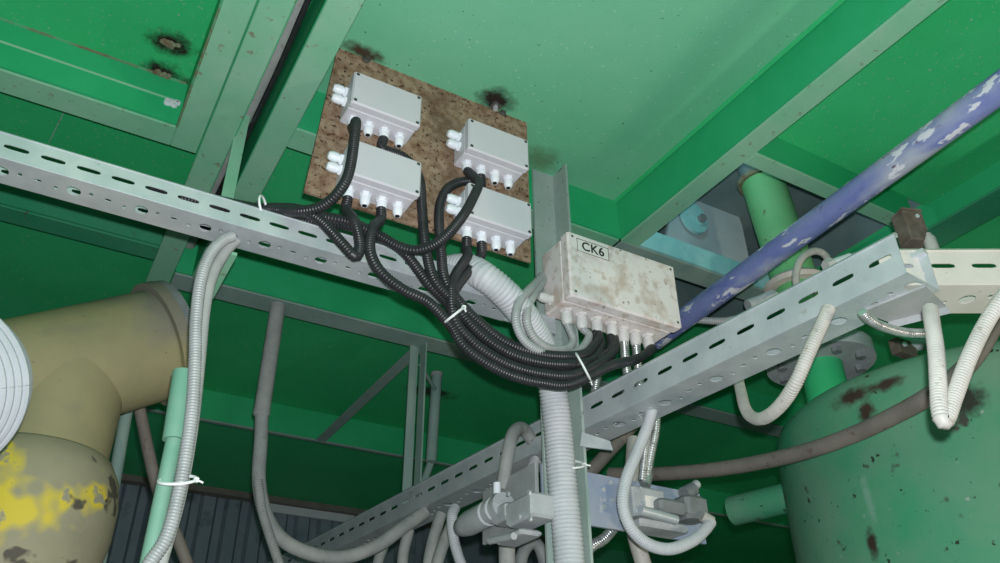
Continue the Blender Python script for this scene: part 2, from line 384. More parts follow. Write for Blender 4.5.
def gland(name, p, d, parent, r=.0098, ln=.027, matn='gland_white', plug=True):
    d = Vector(d).normalized()
    g = MB().lathe(p, d, [(0, r*1.08), (.0055, r*1.08)], 6).lathe(p, d, [(.0055, r*.82), (.009, r*.82), (.009, r), (ln*.72, r), (ln*.9, r*.82), (ln, r*.62)], 14).build(name, matn, parent, False)
    if plug: MB().lathe(p+d*(ln-.0004), d, [(0, r*.5), (.0008, r*.48)], 10).build('hole', 'dark_hole', g)
    return g
BW, BH, BD = .143, .081, .070
def junction_box(label, P):
    t = thing('junction_box', label, 'junction box', P, 'small grey boxes on the rusty plate')
    x, y, z = P
    MB().box((x+.002, y+.020, z-BH+.002), (x+BW-.002, y+BD, z-.002), bev=.003).build('body', 'abs_grey', t)
    MB().box((x, y, z-BH), (x+BW, y+.0195, z), bev=.003).build('lid', 'abs_grey', t)
    for a in (.0075, BW-.0075):
        for b in (.0075, BH-.0075):
            s = MB().lathe((x+a, y+.0005, z-b), (0, -1, 0), [(0, .0036), (.0009, .0036)], 10).build('screw', 'screw', t)
            MB().box((x+a-.003, y-.0009, z-b-.0006), (x+a+.003, y-.0003, z-b+.0006)).build('slot', 'dark_hole', s)
    for k in range(4):
        gland('cable_gland', V(x+.021+k*.0325, y+.046, z-BH+.002), (0, 0, -1), t, plug=(k not in (0,)))
    for k in range(2):
        gland('cable_gland', V(x+.002, y+.046, z-.018-k*.025), (-1, 0, 0), t, plug=False)
    return t
FY = PY-BD
P1 = at(355, 70, y=FY); P2 = at(469, 117, y=FY); P3 = at(351, 137, y=FY); P4 = at(469, 181, y=FY)
j1 = junction_box('upper left small grey junction box on the rusty plate', P1)
for P, lab in ((P2, 'upper right small grey junction box on the rusty plate'), (P3, 'lower left small grey junction box on the rusty plate'), (P4, 'lower right small grey junction box on the rusty plate')):
    o = copy_tree(j1); o.location = P; o['label'] = lab
def GP(P, k, drop=.024): return P + V(.021+k*.0325, .046, -BH-drop)

# ------------------------------------------------------------------ the big box CK6
SY = 1.158; SD = .105
a = at(568, 230, y=SY); b = at(683, 328.5, y=SY)
sx0, sx1, sz0, sz1 = a.x-.002, b.x, b.z, a.z
t = thing('junction_box', 'large dusty white junction box marked CK6 on the angle post', 'junction box', V((sx0+sx1)/2, SY+SD, sz0))
SK = t
MB().box((sx0+.003, SY+.030, sz0+.003), (sx1-.003, SY+SD, sz1-.003), bev=.004).build('body', 'abs_dirty', t)
MB().box((sx0, SY, sz0), (sx1, SY+.0295, sz1), bev=.004).build('lid', 'abs_dirty', t)
for px in (sx0+.012, sx1-.012):
    for pz in (sz0+.012, sz1-.012):
        MB().lathe((px, SY+.0005, pz), (0, -1, 0), [(0, .0032), (.0008, .0032)], 10).build('screw', 'screw', t)
lx0, lz0, lw, lh = sx0+.022, sz1-.046, .082, .032
np_ = MB().box((lx0, SY-.0009, lz0), (lx0+lw, SY+.0005, lz0+lh)).build('name_label', 'paper', t)
mb = MB(); e = .0011
for (p0, p1) in (((0, 0), (lw, e)), ((0, lh-e), (lw, lh)), ((0, 0), (e, lh)), ((lw-e, 0), (lw, lh))):
    mb.box((lx0+p0[0], SY-.0013, lz0+p0[1]), (lx0+p1[0], SY-.0008, lz0+p1[1]))
mb.build('label_border', 'ink', np_)
fc = bpy.data.curves.new('lettering', 'FONT'); fc.body = 'CK6'; fc.size = .0305; fc.offset = .0005; fc.extrude = .0002; fc.align_x = 'CENTER'; fc.align_y = 'CENTER'; fc.space_character = 1.05
fo = bpy.data.objects.new('lettering', fc); COL.objects.link(fo); bpy.context.view_layer.update()
tm = bpy.data.meshes.new_from_object(fo.evaluated_get(bpy.context.evaluated_depsgraph_get())); bpy.data.objects.remove(fo)
tm.materials.clear(); tm.materials.append(MAT['ink'])
tm.transform(Matrix.Translation(V(lx0+lw/2, SY-.0012, lz0+lh/2)-t.location) @ Matrix.Rotation(math.pi/2, 4, 'X'))
to = bpy.data.objects.new('lettering', tm); COL.objects.link(to); to.parent = np_
SG = []
for i, px in enumerate((573, 588, 603, 618, 631, 643, 656)):
    p = at(px, 307+(px-573)*.30, z=sz0-CZ); p.y = SY+(.062 if i < 4 else .068); SG.append(p)
    gland('cable_gland', V(p.x, p.y, sz0+.003), (0, 0, -1), t, r=.0125, ln=.034, matn='gland_grey', plug=False)
gland('cable_gland', V(sx0+.003, SY+.078, sz0+.03), (-1, 0, 0), t, r=.011, ln=.03, matn='gland_grey', plug=False)

# ------------------------------------------------------------------ cable trays
def tray(label, o, ang, length, p, hgt, wid, matn, lip=.006, near_cap=False, n_skip=0):
    """U-shaped tray: o = lower front corner, running along ang, the bottom reaching away from the eye"""
    u = V(math.cos(ang), math.sin(ang), 0); w = V(-math.sin(ang), math.cos(ang), 0)
    t = thing('cable_tray', label, 'cable tray', o); k = int(length/p)
    sidec = [(p, (p*.34, p*.075, 0))]*k
    MB().perf(o, u, V(0, 0, 1), sidec, hgt).build('side_wall', matn, t, solid=.0015)
    MB().perf(o+w*wid, u, V(0, 0, 1), sidec, hgt).build('side_wall', matn, t, solid=.0015)
    q = p/2; small = (q*.13, q*.26, 0); bc = []
    for i in range(k*2):
        bc.append((q, [(q*.42, wid*.17, 0), (q*.12, wid*.07, -wid*.06), (q*.2, wid*.05, -wid*.02), (q*.12, wid*.07, wid*.08)][i % 4]))
    MB().perf(o, u, w, bc, wid).build('base', matn, t, solid=.0015)
    L = u*(k*p)
    for s, dd in ((0, 1), (1, -1)):
        e = o+w*(wid*s)+V(0, 0, hgt); ww = w*dd
        MB().prism([e-ww*.002, e+ww*lip*.2+V(0, 0, .004), e+ww*lip+V(0, 0, .0045), e+ww*lip+V(0, 0, -.001), e+ww*.001-V(0, 0, .001)], L).build('rolled_lip', matn, t)
    return t, u, w
# left tray, square to the building
LT0 = R(-.98, 1.19, .8175)
lt, _, _ = tray('long galvanized cable tray crossing the left under the boxes', LT0, 0, 1.72, .0505, .044, .067, 'galv')
# right tray, turned a little
a = R(1.035, .590, .653); ang = math.radians(95.4)
def rt_dir(): return V(math.cos(ang), math.sin(ang), 0)
RU = V(math.cos(ang), math.sin(ang), 0)
# its open side faces the eye, the bottom reaches to the right
def tray_right(label, o, u, w, length, p, hgt, wid, matn):
    t = thing('cable_tray', label, 'cable tray', o); k = int(length/p)
    sidec = [(p, (p*.30, p*.065, hgt*.05))]*k
    MB().perf(o, u, V(0, 0, 1), sidec, hgt).build('side_wall', matn, t, solid=.0018)
    MB().perf(o+w*wid, u, V(0, 0, 1), sidec, hgt).build('side_wall', matn, t, solid=.0018)
    q = p/2; bc = []
    for i in range(k*2):
        bc.append((q, [(q*.40, wid*.15, 0), (q*.12, wid*.06, -wid*.1), (q*.2, wid*.045, -wid*.02), (q*.12, wid*.06, wid*.1)][i % 4]))
    MB().perf(o, u, w, bc, wid).build('base', matn, t, solid=.0018)
    for s, dd in ((0, 1), (1, -1)):
        e = o+w*(wid*s)+V(0, 0, hgt); ww = w*dd
        MB().prism([e-ww*.003, e+ww*.002+V(0, 0, .006), e+ww*.010+V(0, 0, .007), e+ww*.010, e-V(0, 0, .001)], u*(k*p)).build('rolled_lip', matn, t)
    return t
RW = V(RU.y, -RU.x, 0)
RTH, RTW, RTP = .0666, .088, .0653
rtray = tray_right('long galvanized cable tray slanting down left from the right', a, RU, RW, 2.5, RTP, RTH, RTW, 'galv')
# diagonal tray leaving to the right
DA = math.radians(-29.5); DU = V(math.cos(DA), math.sin(DA), 0); DW = V(-DU.y, DU.x, 0)
do = R(1.066, .645, .670)
dtray = tray_right('warm lit cable tray leaving the frame at the right edge', do, DU, DW, 1.1, RTP, RTH-.004, RTW, 'galv_warm_lit')
# folded joining plate below the corner
t = thing('joining_plate', 'folded galvanized plate under the tray corner', 'bracket', R(1.06, .6, .66))
pp = [at(862, 312, z=.648), at(925, 287, z=.648), at(946, 307, z=.648), at(888, 322, z=.648)]
MB().prism(pp, (0, 0, .004)).build('plate', 'galv_dusty', t)
pp2 = [pp[3], pp[2], pp[2]+V(0, 0, -.012), pp[3]+V(0, 0, -.012)]
MB().prism(pp2, (.002, -.002, 0)).build('folded_edge', 'galv_dusty', t)
q = at(876, 268, z=.648)

# ------------------------------------------------------------------ angle post and conduits on it
t = thing('angle_post', 'upright pale green angle iron post behind the CK6 box', 'post', V(.93, 1.30, 0))
post = t
MB().box(V(.868, 1.322, 0), V(.932, 1.328, CZ+H)).build('back_leg', 'post_grey', t)
MB().box(V(.926, 1.268, 0), V(.932, 1.322, CZ+H)).build('side_leg', 'post_grey', t)
def conduit(name, label, pts, r, matn, pitch=None, amp=0, n=10, group=None, cat='conduit', step=.012):
    e = pts[-1]-CAM
    if 281.5-FPX*e.dot(up)/e.dot(fw) > 560:                # runs that leave downwards go on to the floor
        pts = list(pts); l = pts[-1]; d = (l-pts[-2]).normalized(); h = d - V(0, 0, d.z); z = l.z
        for k in (.05, .12, .22, .36, .55, .8, 1.1, 1.5):
            if z-k > .05: pts.append(V(l.x + h.x*.05*min(1, k/.2), l.y + h.y*.05*min(1, k/.2), z-k))
        pts.append(V(pts[-1].x, pts[-1].y, .015))
    return tag(MB().sweep(pts, r, n, pitch, amp, step).build(name, matn, flat=False, auto=50), label, cat, group)
conduit('flexible_conduit', 'thick white ribbed conduit running down the angle post', path([(446, 270, 1.235), (466, 268, 1.195), (483, 276, 1.155), (501, 290, 1.15), (518, 308, 1.165), (534, 331, 1.195), (546, 358, 1.225), (553, 390, 1.25), (558, 430, 1.262), (562, 480, 1.268), (567, 530, 1.272), (574, 620, 1.272)]), .0285, 'flex_white', .0078, .0022, 18)

# ------------------------------------------------------------------ black conduits
BR, BP, BA = .0098, .0052, .0014
def black(label, pts): return conduit('black_conduit', label, pts, BR, 'black_plastic', BP, BA, 10, 'black ribbed conduits from the small boxes')
def bun(off, dy, ext=None):
    base = [(447, 300), (458, 317), (473, 335), (492, 350), (516, 362), (545, 369), (572, 370)]
    out = []
    for i, (x, y) in enumerate(base):
        a0 = base[max(0, i-1)]; a1 = base[min(len(base)-1, i+1)]; dx, dy_ = a1[0]-a0[0], a1[1]-a0[1]; l = math.hypot(dx, dy_)
        o = off*(0.55 if i == 0 else .8 if i == 1 else 1)
        out.append((x - dy_/l*o, y + dx/l*o, 1.135+dy))
    return out
def sg(i, dz=.030): return (V(SG[i].x, SG[i].y, sz0-dz),)
def g(P, k): return [(GP(P, k, .018),), (GP(P, k, .045),)]
black('black conduit from first gland of the upper left box into the tray', path([(GP(P1, 0, .018),), (GP(P1, 0, .034)+V(0, -.010, 0),), (GP(P1, 0, .050)+V(-.008, -.040, 0),), (GP(P1, 0, .070)+V(-.013, -.064, 0),), (350, 168, 1.098), (340, 190, 1.10), (322, 206, 1.13), (300, 211, 1.16), (279, 210, 1.2), (262, 209, 1.222), (230, 207, 1.225), (150, 186, 1.225)]))
black('black conduit hanging from the upper left box behind its neighbour', path(g(P1, 2) + [(405, 158, 1.175), (419, 178, 1.172), (422, 208, 1.165), (425, 242, 1.15), (433, 277, 1.14)] + bun(-6, .0) + [(592, 360, 1.165), (601, 346, 1.2), sg(2)]))
black('black conduit bent sharply under the lower left box', path(g(P3, 0) + [(355, 222, 1.135), (360, 245, 1.128), (355, 256, 1.125), (340, 241, 1.13), (320, 220, 1.145), (300, 210, 1.17), (278, 208, 1.21), (258, 208, 1.235), (225, 202, 1.236), (150, 183, 1.236)]))
black('black conduit making the lowest wide curve across the tray', path(g(P3, 2) + [(373, 228, 1.13), (370, 250, 1.12), (380, 271, 1.115), (402, 289, 1.115), (428, 302, 1.12)] + bun(14, .0)[1:] + [(610, 366, 1.14), (637, 359, 1.16), (652, 349, 1.2), sg(6)]))
black('black conduit curving from the tray up to the upper right box', path([(180, 196, 1.229), (262, 212, 1.229), (300, 215, 1.2), (330, 218, 1.165), (352, 223, 1.16), (378, 235, 1.155), (398, 246, 1.145), (417, 250, 1.13), (440, 241, 1.115), (462, 217, 1.105), (475, 194, 1.115), (478, 182, 1.135), (GP(P2, 0, .018),)]))
black('black conduit running from the tray down into the bundle', path([(180, 198, 1.21), (290, 219, 1.205), (330, 223, 1.185), (355, 228, 1.178), (380, 238, 1.175), (397, 247, 1.17), (410, 259, 1.16), (428, 283, 1.15)] + bun(3, .02) + [(600, 360, 1.17), (611, 348, 1.2), (V(SG[3].x-.006, SG[3].y, sz0-.03),)]))
black('black conduit arching left from the upper right box', path(g(P2, 1) + [(473, 181, 1.172), (457, 183, 1.172), (445, 192, 1.17), (439, 212, 1.165), (441, 250, 1.15), (446, 282, 1.14)] + bun(-14, .006)[1:] + [(588, 352, 1.17), (599, 338, 1.205), (V(SG[2].x-.006, SG[2].y+.004, sz0-.03),)]))
black('black conduit from first gland of the lower right box', path(g(P4, 0) + [(467, 257, 1.15), (456, 274, 1.145), (451, 290, 1.135)] + bun(5, -.004)[1:] + [(602, 362, 1.15), (614, 350, 1.19), (V(SG[3].x+.004, SG[3].y, sz0-.03),)]))
black('black conduit from second gland of the lower right box', path(g(P4, 1) + [(475, 264, 1.16), (460, 282, 1.15), (452, 298, 1.145)] + bun(-3, .018)[1:] + [(603, 356, 1.18), (613, 346, 1.2), (V(SG[3].x+.002, SG[3].y+.008, sz0-.03),)]))

def tie(label, px, py, y, ang, a, b, tail=None, r=.0022, matn='tie_white'):
    c = at(px, py, y=y); ax = (rt*math.cos(ang) - up*math.sin(ang)); dp = fw
    t = thing('cable_tie', label, 'cable tie', c, 'cable ties')
    ring = [c + ax*math.cos(k*math.pi/8)*a + dp*math.sin(k*math.pi/8)*b for k in range(16)]
    MB().sweep(ring, r, 6, step=.004, closed=True).build('strap', matn, t, False)
    h = c + ax*a*.98
    MB().box(h-V(.0035, .0035, .0035), h+V(.0035, .0035, .0035), bev=.001).build('head', matn, t)
    if tail: MB().sweep([h, h + rt*tail[0]*.5 - up*tail[1]*.4, h + rt*tail[0] - up*tail[1]], .0015, 6, step=.004).build('tail', matn, t, False)
    return t
tie('white cable tie around the bundle below the lower right box', 454, 315, 1.13, math.radians(-38), .022, .030, (.004, .008))
tie('white cable tie around the bundle under the CK6 box', 583, 367, 1.14, math.radians(62), .029, .032, (.004, .009))
tie('white cable tie holding the thick conduit to the post', 566, 464, 1.272, math.radians(2), .036, .034, (.012, .002))
tie('thin white tie around the left tray edge', 263, 206, 1.20, math.radians(80), .018, .02)

# steel and grey conduits below CK6
SGp = lambda i: SG[i]
GC = 'grey conduits under the CK6 box'
def gcond(label, pts, r=.0098, matn='flex_grey', pitch=.0045, amp=.0012, name='flexible_conduit', group=None, n=10): return conduit(name, label, pts, r, matn, pitch, amp, n, group)
gcond('grey ribbed conduit looping left from the second big gland', path([sg(1), (589, 336, 1.215), (580, 350, 1.195), (562, 356, 1.165), (541, 352, 1.14), (524, 340, 1.125), (516, 322, 1.118), (518, 305, 1.125), (526, 293, 1.15), (535, 284, 1.2), (541, 276, 1.25)]), .0085)
gcond('grey ribbed conduit looping left from the first big gland', path([sg(0), (573, 340, 1.215), (566, 349, 1.195), (549, 348, 1.165), (535, 339, 1.145), (527, 323, 1.138), (528, 307, 1.15), (534, 295, 1.18), (540, 286, 1.22), (545, 278, 1.26)]), .0085)
for i, (px, py) in ((4, (629, 372)), (5, (640, 368))):
    gcond('steel ribbed conduit dropping from the %s gland of the large box' % ('fifth' if i == 4 else 'sixth'), [V(SG[i].x, SG[i].y, sz0-.03), V(SG[i].x, SG[i].y+.002, sz0-.07), V(SG[i].x+.004, SG[i].y+.008, sz0-.12), V(SG[i].x+.006, SG[i].y+.05, CZ+.69), V(SG[i].x-.002, SG[i].y+.25, CZ+.685)], .010, 'flex_steel', .0045, .0012)
gcond('steel ribbed conduit behind the bundle below the large box', path([(600, 338, 1.25), (600, 355, 1.262), (598, 372, 1.275), (594, 396, 1.30)]), .010, 'flex_steel')

# ------------------------------------------------------------------ blue pipe
pa, pb = at(1060, 44, z=.985), at(655, 340, z=.985)
u = (pb-pa).normalized()
t = thing('blue_pipe', 'scratched blue painted pipe slanting down to the CK6 box', 'pipe', pb)
MB().cyl(pa - u*.25, pb, .0258, 24).build('tube', 'blue_paint', t, False)

# ------------------------------------------------------------------ tank, riser and flanges at the right
TC = V(1.85, 1.03, 0); TR = .43; TZ = CZ+.755
t = thing('storage_tank', 'big dusty green steel tank in the lower right corner', 'tank', TC)
prof = [(0, TR), (TZ-.06, TR), (TZ-.035, TR-.004), (TZ-.015, TR-.014), (TZ-.004, TR-.028), (TZ, TR-.048), (TZ+.03, .2), (TZ+.035, .05)]
MB().lathe(TC, (0, 0, 1), prof, 96).build('shell', 'tank_green', t, False)
NC = V(1.565, 1.165, 0)
MB().cyl(NC+V(0, 0, TZ-.02), NC+V(0, 0, CZ+.875), .049, 28).build('nozzle', 'nozzle_green', t, False)
fl = MB().lathe(NC+V(0, 0, CZ+.875), (0, 0, 1), [(0, .125), (.018, .125)], 32).build('nozzle_flange', 'cast_grey', t, False)
for k in range(8):
    an = k*math.pi/4+.3; q = NC+V(.095*math.cos(an), .095*math.sin(an), CZ+.862)
    MB().lathe(q, (0, 0, 1), [(0, .012), (.013, .012)], 6).build('bolt', 'cast_dark', fl)
a = at(733, 511, y=1.50); b = V(1.60, 1.30, a.z)
st = MB().lathe(b, a-b, [(0, .036), ((a-b).length, .036), ((a-b).length, .029), ((a-b).length-.03, .029)], 24).build('side_stub', 'tank_green', t, False)
for lx in ((1000, 357), (960, 380)):
    pass
# riser
t = thing('riser_pipe', 'worn green riser pipe going up through the deck opening', 'pipe', NC+V(0, 0, CZ+.893))
top = V(NC.x-.035, NC.y+.02, CZ+1.43); bot = NC+V(0, 0, CZ+.91)
MB().cyl(bot, top, .055, 28, .058).build('tube', 'old_green', t, False)
MB().lathe(NC+V(0, 0, CZ+.893), (0, 0, 1), [(0, .125), (.018, .125), (.018, .07)], 32).build('lower_flange', 'cast_grey', t, False)
MB().lathe(top, (0, 0, 1), [(-.006, .066), (.004, .07), (.008, .058)], 28).build('weld_ring', 'rust_edge', t, False)
MB().lathe(top, (0, 0, 1), [(0, .056), (.07, .06)], 24).build('upper_collar', 'grey_plate', t, False)
m2 = bot.lerp(top, .36)
MB().lathe(m2, (0, 0, 1), [(-.012, .078), (0, .082), (.012, .07), (.02, .057)], 28).build('middle_flange', 'pink_grey', t, False)
# grey lug plate with its round disc, cold light painted into the disc colour
t = thing('lug_plate', 'grey rounded plate beside the riser under the deck opening', 'plate', at(705, 240, y=1.40))
LY = 1.40
poly = [at(x, y, y=LY) for x, y in ((655, 232), (672, 212), (690, 200), (706, 193), (718, 192), (728, 196), (735, 206), (742, 225), (750, 262))]
zl = CZ+1.21
poly[0].z = poly[-1].z = zl
MB().prism(poly, (0, .012, 0)).build('plate', 'lug_grey', t)
t2 = thing('lug_disc', 'cyan lit round lug with a dark bolt under the beam', 'lug', at(694, 236, y=LY-.02))
q = at(695, 217, y=LY-.02)
poly = [q + V(math.cos(k*math.pi/14)*.047, 0, math.sin(k*math.pi/14)*.052) for k in range(28)]
MB().prism(poly, (0, .012, 0)).build('disc', 'cyan_lit', t2)
q = at(700, 220, y=LY-.022)
MB().lathe(q, (0, -1, 0), [(0, .018), (.003, .018)], 16).build('washer', 'cyan_lit', t2, False)
MB().lathe(q, (0, -1, 0), [(.003, .0135), (.016, .0135)], 6).build('bolt', 'cast_dark', t2)
# pink loop of hose and fittings above the tray
conduit('hose_loop', 'small pale loop of hose above the slanting right tray', path([(798, 296, 1.03), (796, 275, 1.02), (802, 258, 1.01), (815, 251, 1.0), (826, 256, 1.0), (829, 268, 1.01), (822, 280, 1.03), (812, 292, 1.05)]), .0085, 'flex_cream', cat='hose')
t = thing('elbow_fitting', 'grey elbow fitting behind the tray under the blue pipe', 'fitting', at(757, 306, y=1.2))
MB().cyl(at(748, 306, y=1.2), at(765, 300, y=1.18), .016, 12).build('body', 'cast_grey', t, False)
MB().cyl(at(762, 303, y=1.185), at(775, 297, y=1.17), .02, 6).build('nut', 'cast_grey', t)
t = thing('white_connector', 'white pipe connector beside the pale hose loop', 'fitting', at(835, 266, y=.98))
MB().cyl(at(828, 266, y=.985), at(850, 258, y=.96), .012, 12).build('body', 'gland_white', t, False)
MB().cyl(at(826, 267, y=.988), at(833, 264, y=.98), .016, 6).build('nut', 'gland_grey', t)
MB().cyl(at(850, 258, y=.96), at(885, 246, y=.93), .009, 10).build('pipe', 'flex_white', t, False)
# dark terminal block on the diagonal tray
q = at(915, 240, y=.67)
t = thing('limit_switch', 'dark brown dusty block standing on the diagonal tray', 'switch box', q)
M = Matrix.Translation(at(911, 230, y=.67)) @ Matrix.Scale(.88, 4) @ Matrix.Rotation(math.radians(-20), 4, 'Z')
MB().box((-.022, -.02, -.036), (.022, .02, .036), M, .003).build('housing', 'brown_box', t)
MB().box((-.0225, -.0205, .036), (.0225, .0205, .040), M, .001).build('cover', 'brown_box', t)
MB().lathe(M @ V(.006, -.0205, .02), M.to_3x3() @ V(0, -1, 0), [(0, .004), (.002, .004)], 8).build('screw', 'galv', t)
MB().lathe(M @ V(.02, -.016, -.060), (0, 0, 1), [(-.012, .011), (.025, .011), (.03, .008), (.036, .006)], 12).build('cable_gland', 'flex_cream', t, False)

# conduits of the right side
gcond('white ribbed conduit hanging in a loop below the right tray', path([(829, 308, .71), (823, 322, .715), (810, 350, .73), (795, 384, .76), (778, 408, .82), (760, 419, .90), (747, 412, .98), (741, 392, 1.06), (738, 375, 1.12), (737, 352, 1.16)]), .0108, 'flex_cream', .0045, .0012)
gcond('white ribbed conduit entering the frame beside the tank rim', path([(1030, 268, .43), (1003, 298, .46), (985, 325, .48), (968, 360, .495), (955, 395, .505), (945, 421, .51), (940, 410, .512), (938, 380, .515), (936, 350, .52), (932, 322, .53), (930, 309, .54)]), .0100, 'flex_cream', .0045, .0012)
gcond('steel flexible conduit running under the tray corner', path([(862, 312, .65), (873, 322, .655), (890, 329, .66), (910, 333, .66), (935, 333, .65)]), .0075, 'flex_steel', .004, .001)
gcond('steel flexible conduit coming from behind the CK6 box', path([(680, 316, 1.30), (700, 320, 1.27), (722, 321, 1.23), (742, 318, 1.20)]), .009, 'flex_grey', .0045, .0012)
conduit('brown_hose', 'long brown hose sweeping across the front of the tank', path([(1040, 262, .68), (1000, 316, .70), (972, 360, .745), (935, 392, .80), (895, 415, .89), (850, 436, 1.0), (800, 453, 1.12), (745, 465, 1.27), (700, 471, 1.38), (652, 474, 1.50), (610, 474, 1.60)]), .0165, 'brown_hose', cat='hose', n=14)
conduit('brown_hose', 'short brown hose rising steeply right of the post', path([(570, 492, 1.55), (592, 470, 1.52), (612, 448, 1.5), (634, 424, 1.48)]), .016, 'brown_hose', cat='hose', n=14)
for i, (x0, y0) in enumerate(((905, 352), )):
    t = thing('pipe_support', 'small rusty bracket on the tank top under the tray', 'bracket', at(905, 352, y=.92))
    c0 = at(903, 348, y=.95)
    MB().box(c0-V(.03, .012, .02), c0+V(.03, .012, .016), bev=.002).build('plate', 'brown_box', t)
    MB().lathe(c0+V(-.012, -.012, 0), (0, -1, 0), [(0, .006), (.004, .006)], 8).build('bolt', 'galv', t)
    MB().cyl(c0+V(.02, 0, .01), c0+V(.075, -.02, .02), .013, 12).build('stub', 'cast_grey', t, False)

# ------------------------------------------------------------------ left: yellow duct
DY = 1.75
A0 = at(66, 368, y=DY); zc = A0.z-CZ
A1 = at(160, 344, y=1.765); ud = (A1-A0).normalized(); dr = .122
t = thing('yellow_duct', 'large dusty yellow branch duct at the lower left', 'duct', V(A0.x, A0.y, 0))
MB().cyl(A0-ud*1.2, A1, dr, 48).build('horizontal_pipe', 'yellow_paint', t, False)
MB().cyl(V(A0.x, A0.y, A0.z-.2), V(A0.x, A0.y, A0.z), dr*.985, 48).build('vertical_neck', 'yellow_paint', t, False)
zb = A0.z-.185
MB().lathe(V(A0.x, A0.y, zb), (0, 0, -1), [(0, dr*.99), (.006, dr*1.06), (.04, dr*1.22), (.09, dr*1.30), (.15, dr*1.30), (.21, dr*1.22), (.26, dr*1.08), (.28, dr), (1.2, dr)], 48).build('bulged_sleeve', 'yellow_worn', t, False)
fg = MB().lathe(A1, ud, [(-.012, dr+.002), (-.012, dr+.016), (.012, dr+.016), (.012, dr)], 40).build('flange', 'yellow_paint', t, False)
MB().lathe(A1, ud, [(.013, dr+.014), (.030, dr+.014), (.030, .05)], 40).build('blind_flange', 'cast_dark', t, False)
s_ = ud.cross(V(0, 0, 1))
for k in range(10):
    an = k*math.pi/5+.2; q = A1 + (s_*math.cos(an) + V(0, 0, 1)*math.sin(an))*(dr+.004)
    MB().lathe(q, -ud, [(.010, .009), (.022, .009)], 6).build('bolt', 'yellow_paint', fg)
# white ribbed hose coil at the left edge
t = thing('hose_coil', 'coil of white ribbed hose at the left edge', 'hose', at(-50, 450, y=1.3))
cc = at(-76, 385, y=1.3)
for k in range(9):
    rr = .175-.006*abs(k-4); ring = []
    for i in range(28):
        an = i*math.pi/14; ring.append(cc + rt*math.cos(an)*rr*.80 + up*math.sin(an)*rr*.72 + fw*(-.04+.010*k))
    MB().sweep(ring, .0058, 8, step=.012, closed=True).build('loop', 'rib_white', t, False)
MB().sweep([cc+up*.12, cc+up*.2-rt*.1, V(cc.x-.35, 1.262, LT0.z+.02)], .003, 6).build('hanging_strap', 'tie_white', t, False)

# left upright conduits
gcond('grey ribbed conduit dropping from the left tray past the duct', path([(233, 236, 1.215), (222, 241, 1.21), (210, 255, 1.205), (201, 280, 1.2), (196, 320, 1.2), (195, 360, 1.2), (192, 410, 1.2), (185, 460, 1.2), (176, 505, 1.2), (165, 540, 1.2), (146, 570, 1.2)]), .0098, 'flex_grey', .0046, .0013)
conduit('smooth_conduit', 'smooth grey conduit behind the ribbed one on the left', path([(236, 240, 1.24), (226, 250, 1.24), (212, 275, 1.24), (204, 310, 1.24), (199, 360, 1.24), (191, 430, 1.235), (178, 500, 1.23), (160, 563, 1.23)]), .0105, 'conduit_dusty')
t = thing('small_pipe', 'light green thin pipe with a thicker sleeve at left', 'pipe', at(160, 540, y=1.23))
MB().cyl(at(184, 372, y=1.23), at(174, 440, y=1.23), .0165, 16).build('sleeve', 'light_green', t, False)
MB().cyl(at(174, 440, y=1.23), V(at(153, 555, y=1.23).x, 1.23, .02), .0115, 16).build('tube', 'light_green', t, False)
tie('white tie around the left ribbed conduit and green pipe', 178, 480, 1.21, 0, .026, .024, (.01, .004))
conduit('background_pipe', 'dark brown hose behind the green pipe at left', path([(138, 400, 1.9), (146, 440, 1.9), (158, 490, 1.9), (178, 540, 1.9), (190, 575, 1.9)]), .013, 'brown_hose', cat='hose')
conduit('background_pipe', 'thin grey green pipe between the duct and the green pipe', path([(150, 300, 2.0), (127, 410, 2.0), (100, 560, 2.0), (10, 1000, 2.0)]), .014, 'grey_green', cat='pipe')
# light green hanger between beams and left tray
hx = at(232, 175, y=1.42).x
t = thing('tray_hanger', 'pale green bar hanging between the beams behind the left tray', 'hanger', R(hx, 1.42, .80))
MB().box(R(hx-.012, 1.42, .80), R(hx+.012, 1.425, H)).build('bar', 'green_dusty', t)
MB().box(R(hx-.012, 1.255, .80), R(hx+.012, 1.425, .806)).build('foot', 'green_dusty', t)
t = thing('tray_hanger', 'galvanized arm holding the left tray end to the post', 'hanger', R(.80, 1.3, .83))
MB().box(R(.74, 1.258, .822), R(.868, 1.263, .86)).build('arm', 'galv', t)
MB().box(R(.862, 1.263, .822), R(.868, 1.33, .86)).build('foot', 'galv', t)

# ------------------------------------------------------------------ hanging pipe, bracket post (centre left)
pt_, pb_ = at(272, 314, y=2.06), at(262, 410, y=2.06)
pt_.z = CZ+FZ-.006
t = thing('hanging_pipe', 'grey pipe sleeve hanging from the long cross beam', 'pipe', pb_)
MB().cyl(pb_, V(pb_.x+.0, pb_.y, pt_.z), .021, 18).build('sleeve', 'conduit_dusty', t, False)
MB().lathe(pb_, (0, 0, -1), [(0, .022), (.012, .022), (.018, .017)], 16).build('coupling', 'conduit_dusty', t, False)
conduit('smooth_conduit', 'grey conduit curving from the hanging pipe to the tray', path([(pb_,), (261, 440, 2.06), (259, 480, 2.06), (266, 515, 2.06), (283, 540, 2.05), (312, 554, 2.04), (345, 557, 2.03), (378, 545, 2.0), (402, 528, 1.98), (425, 512, 1.98)]), .0175, 'conduit_dusty', n=14)
gcond('thin ribbed conduit falling beside the hanging pipe', path([(258, 480, 2.03), (262, 510, 2.03), (271, 540, 2.03), (284, 580, 2.03)]), .012, 'conduit_dusty', .006, .0015)
t = thing('bracket_post', 'grey green angle bracket post hanging behind the slanting tray', 'post', R(.92, 2.08, .66))
MB().box(R(.905, 2.10, .66), R(.932, 2.105, FZ-.006)).build('back_leg', 'grey_green', t)
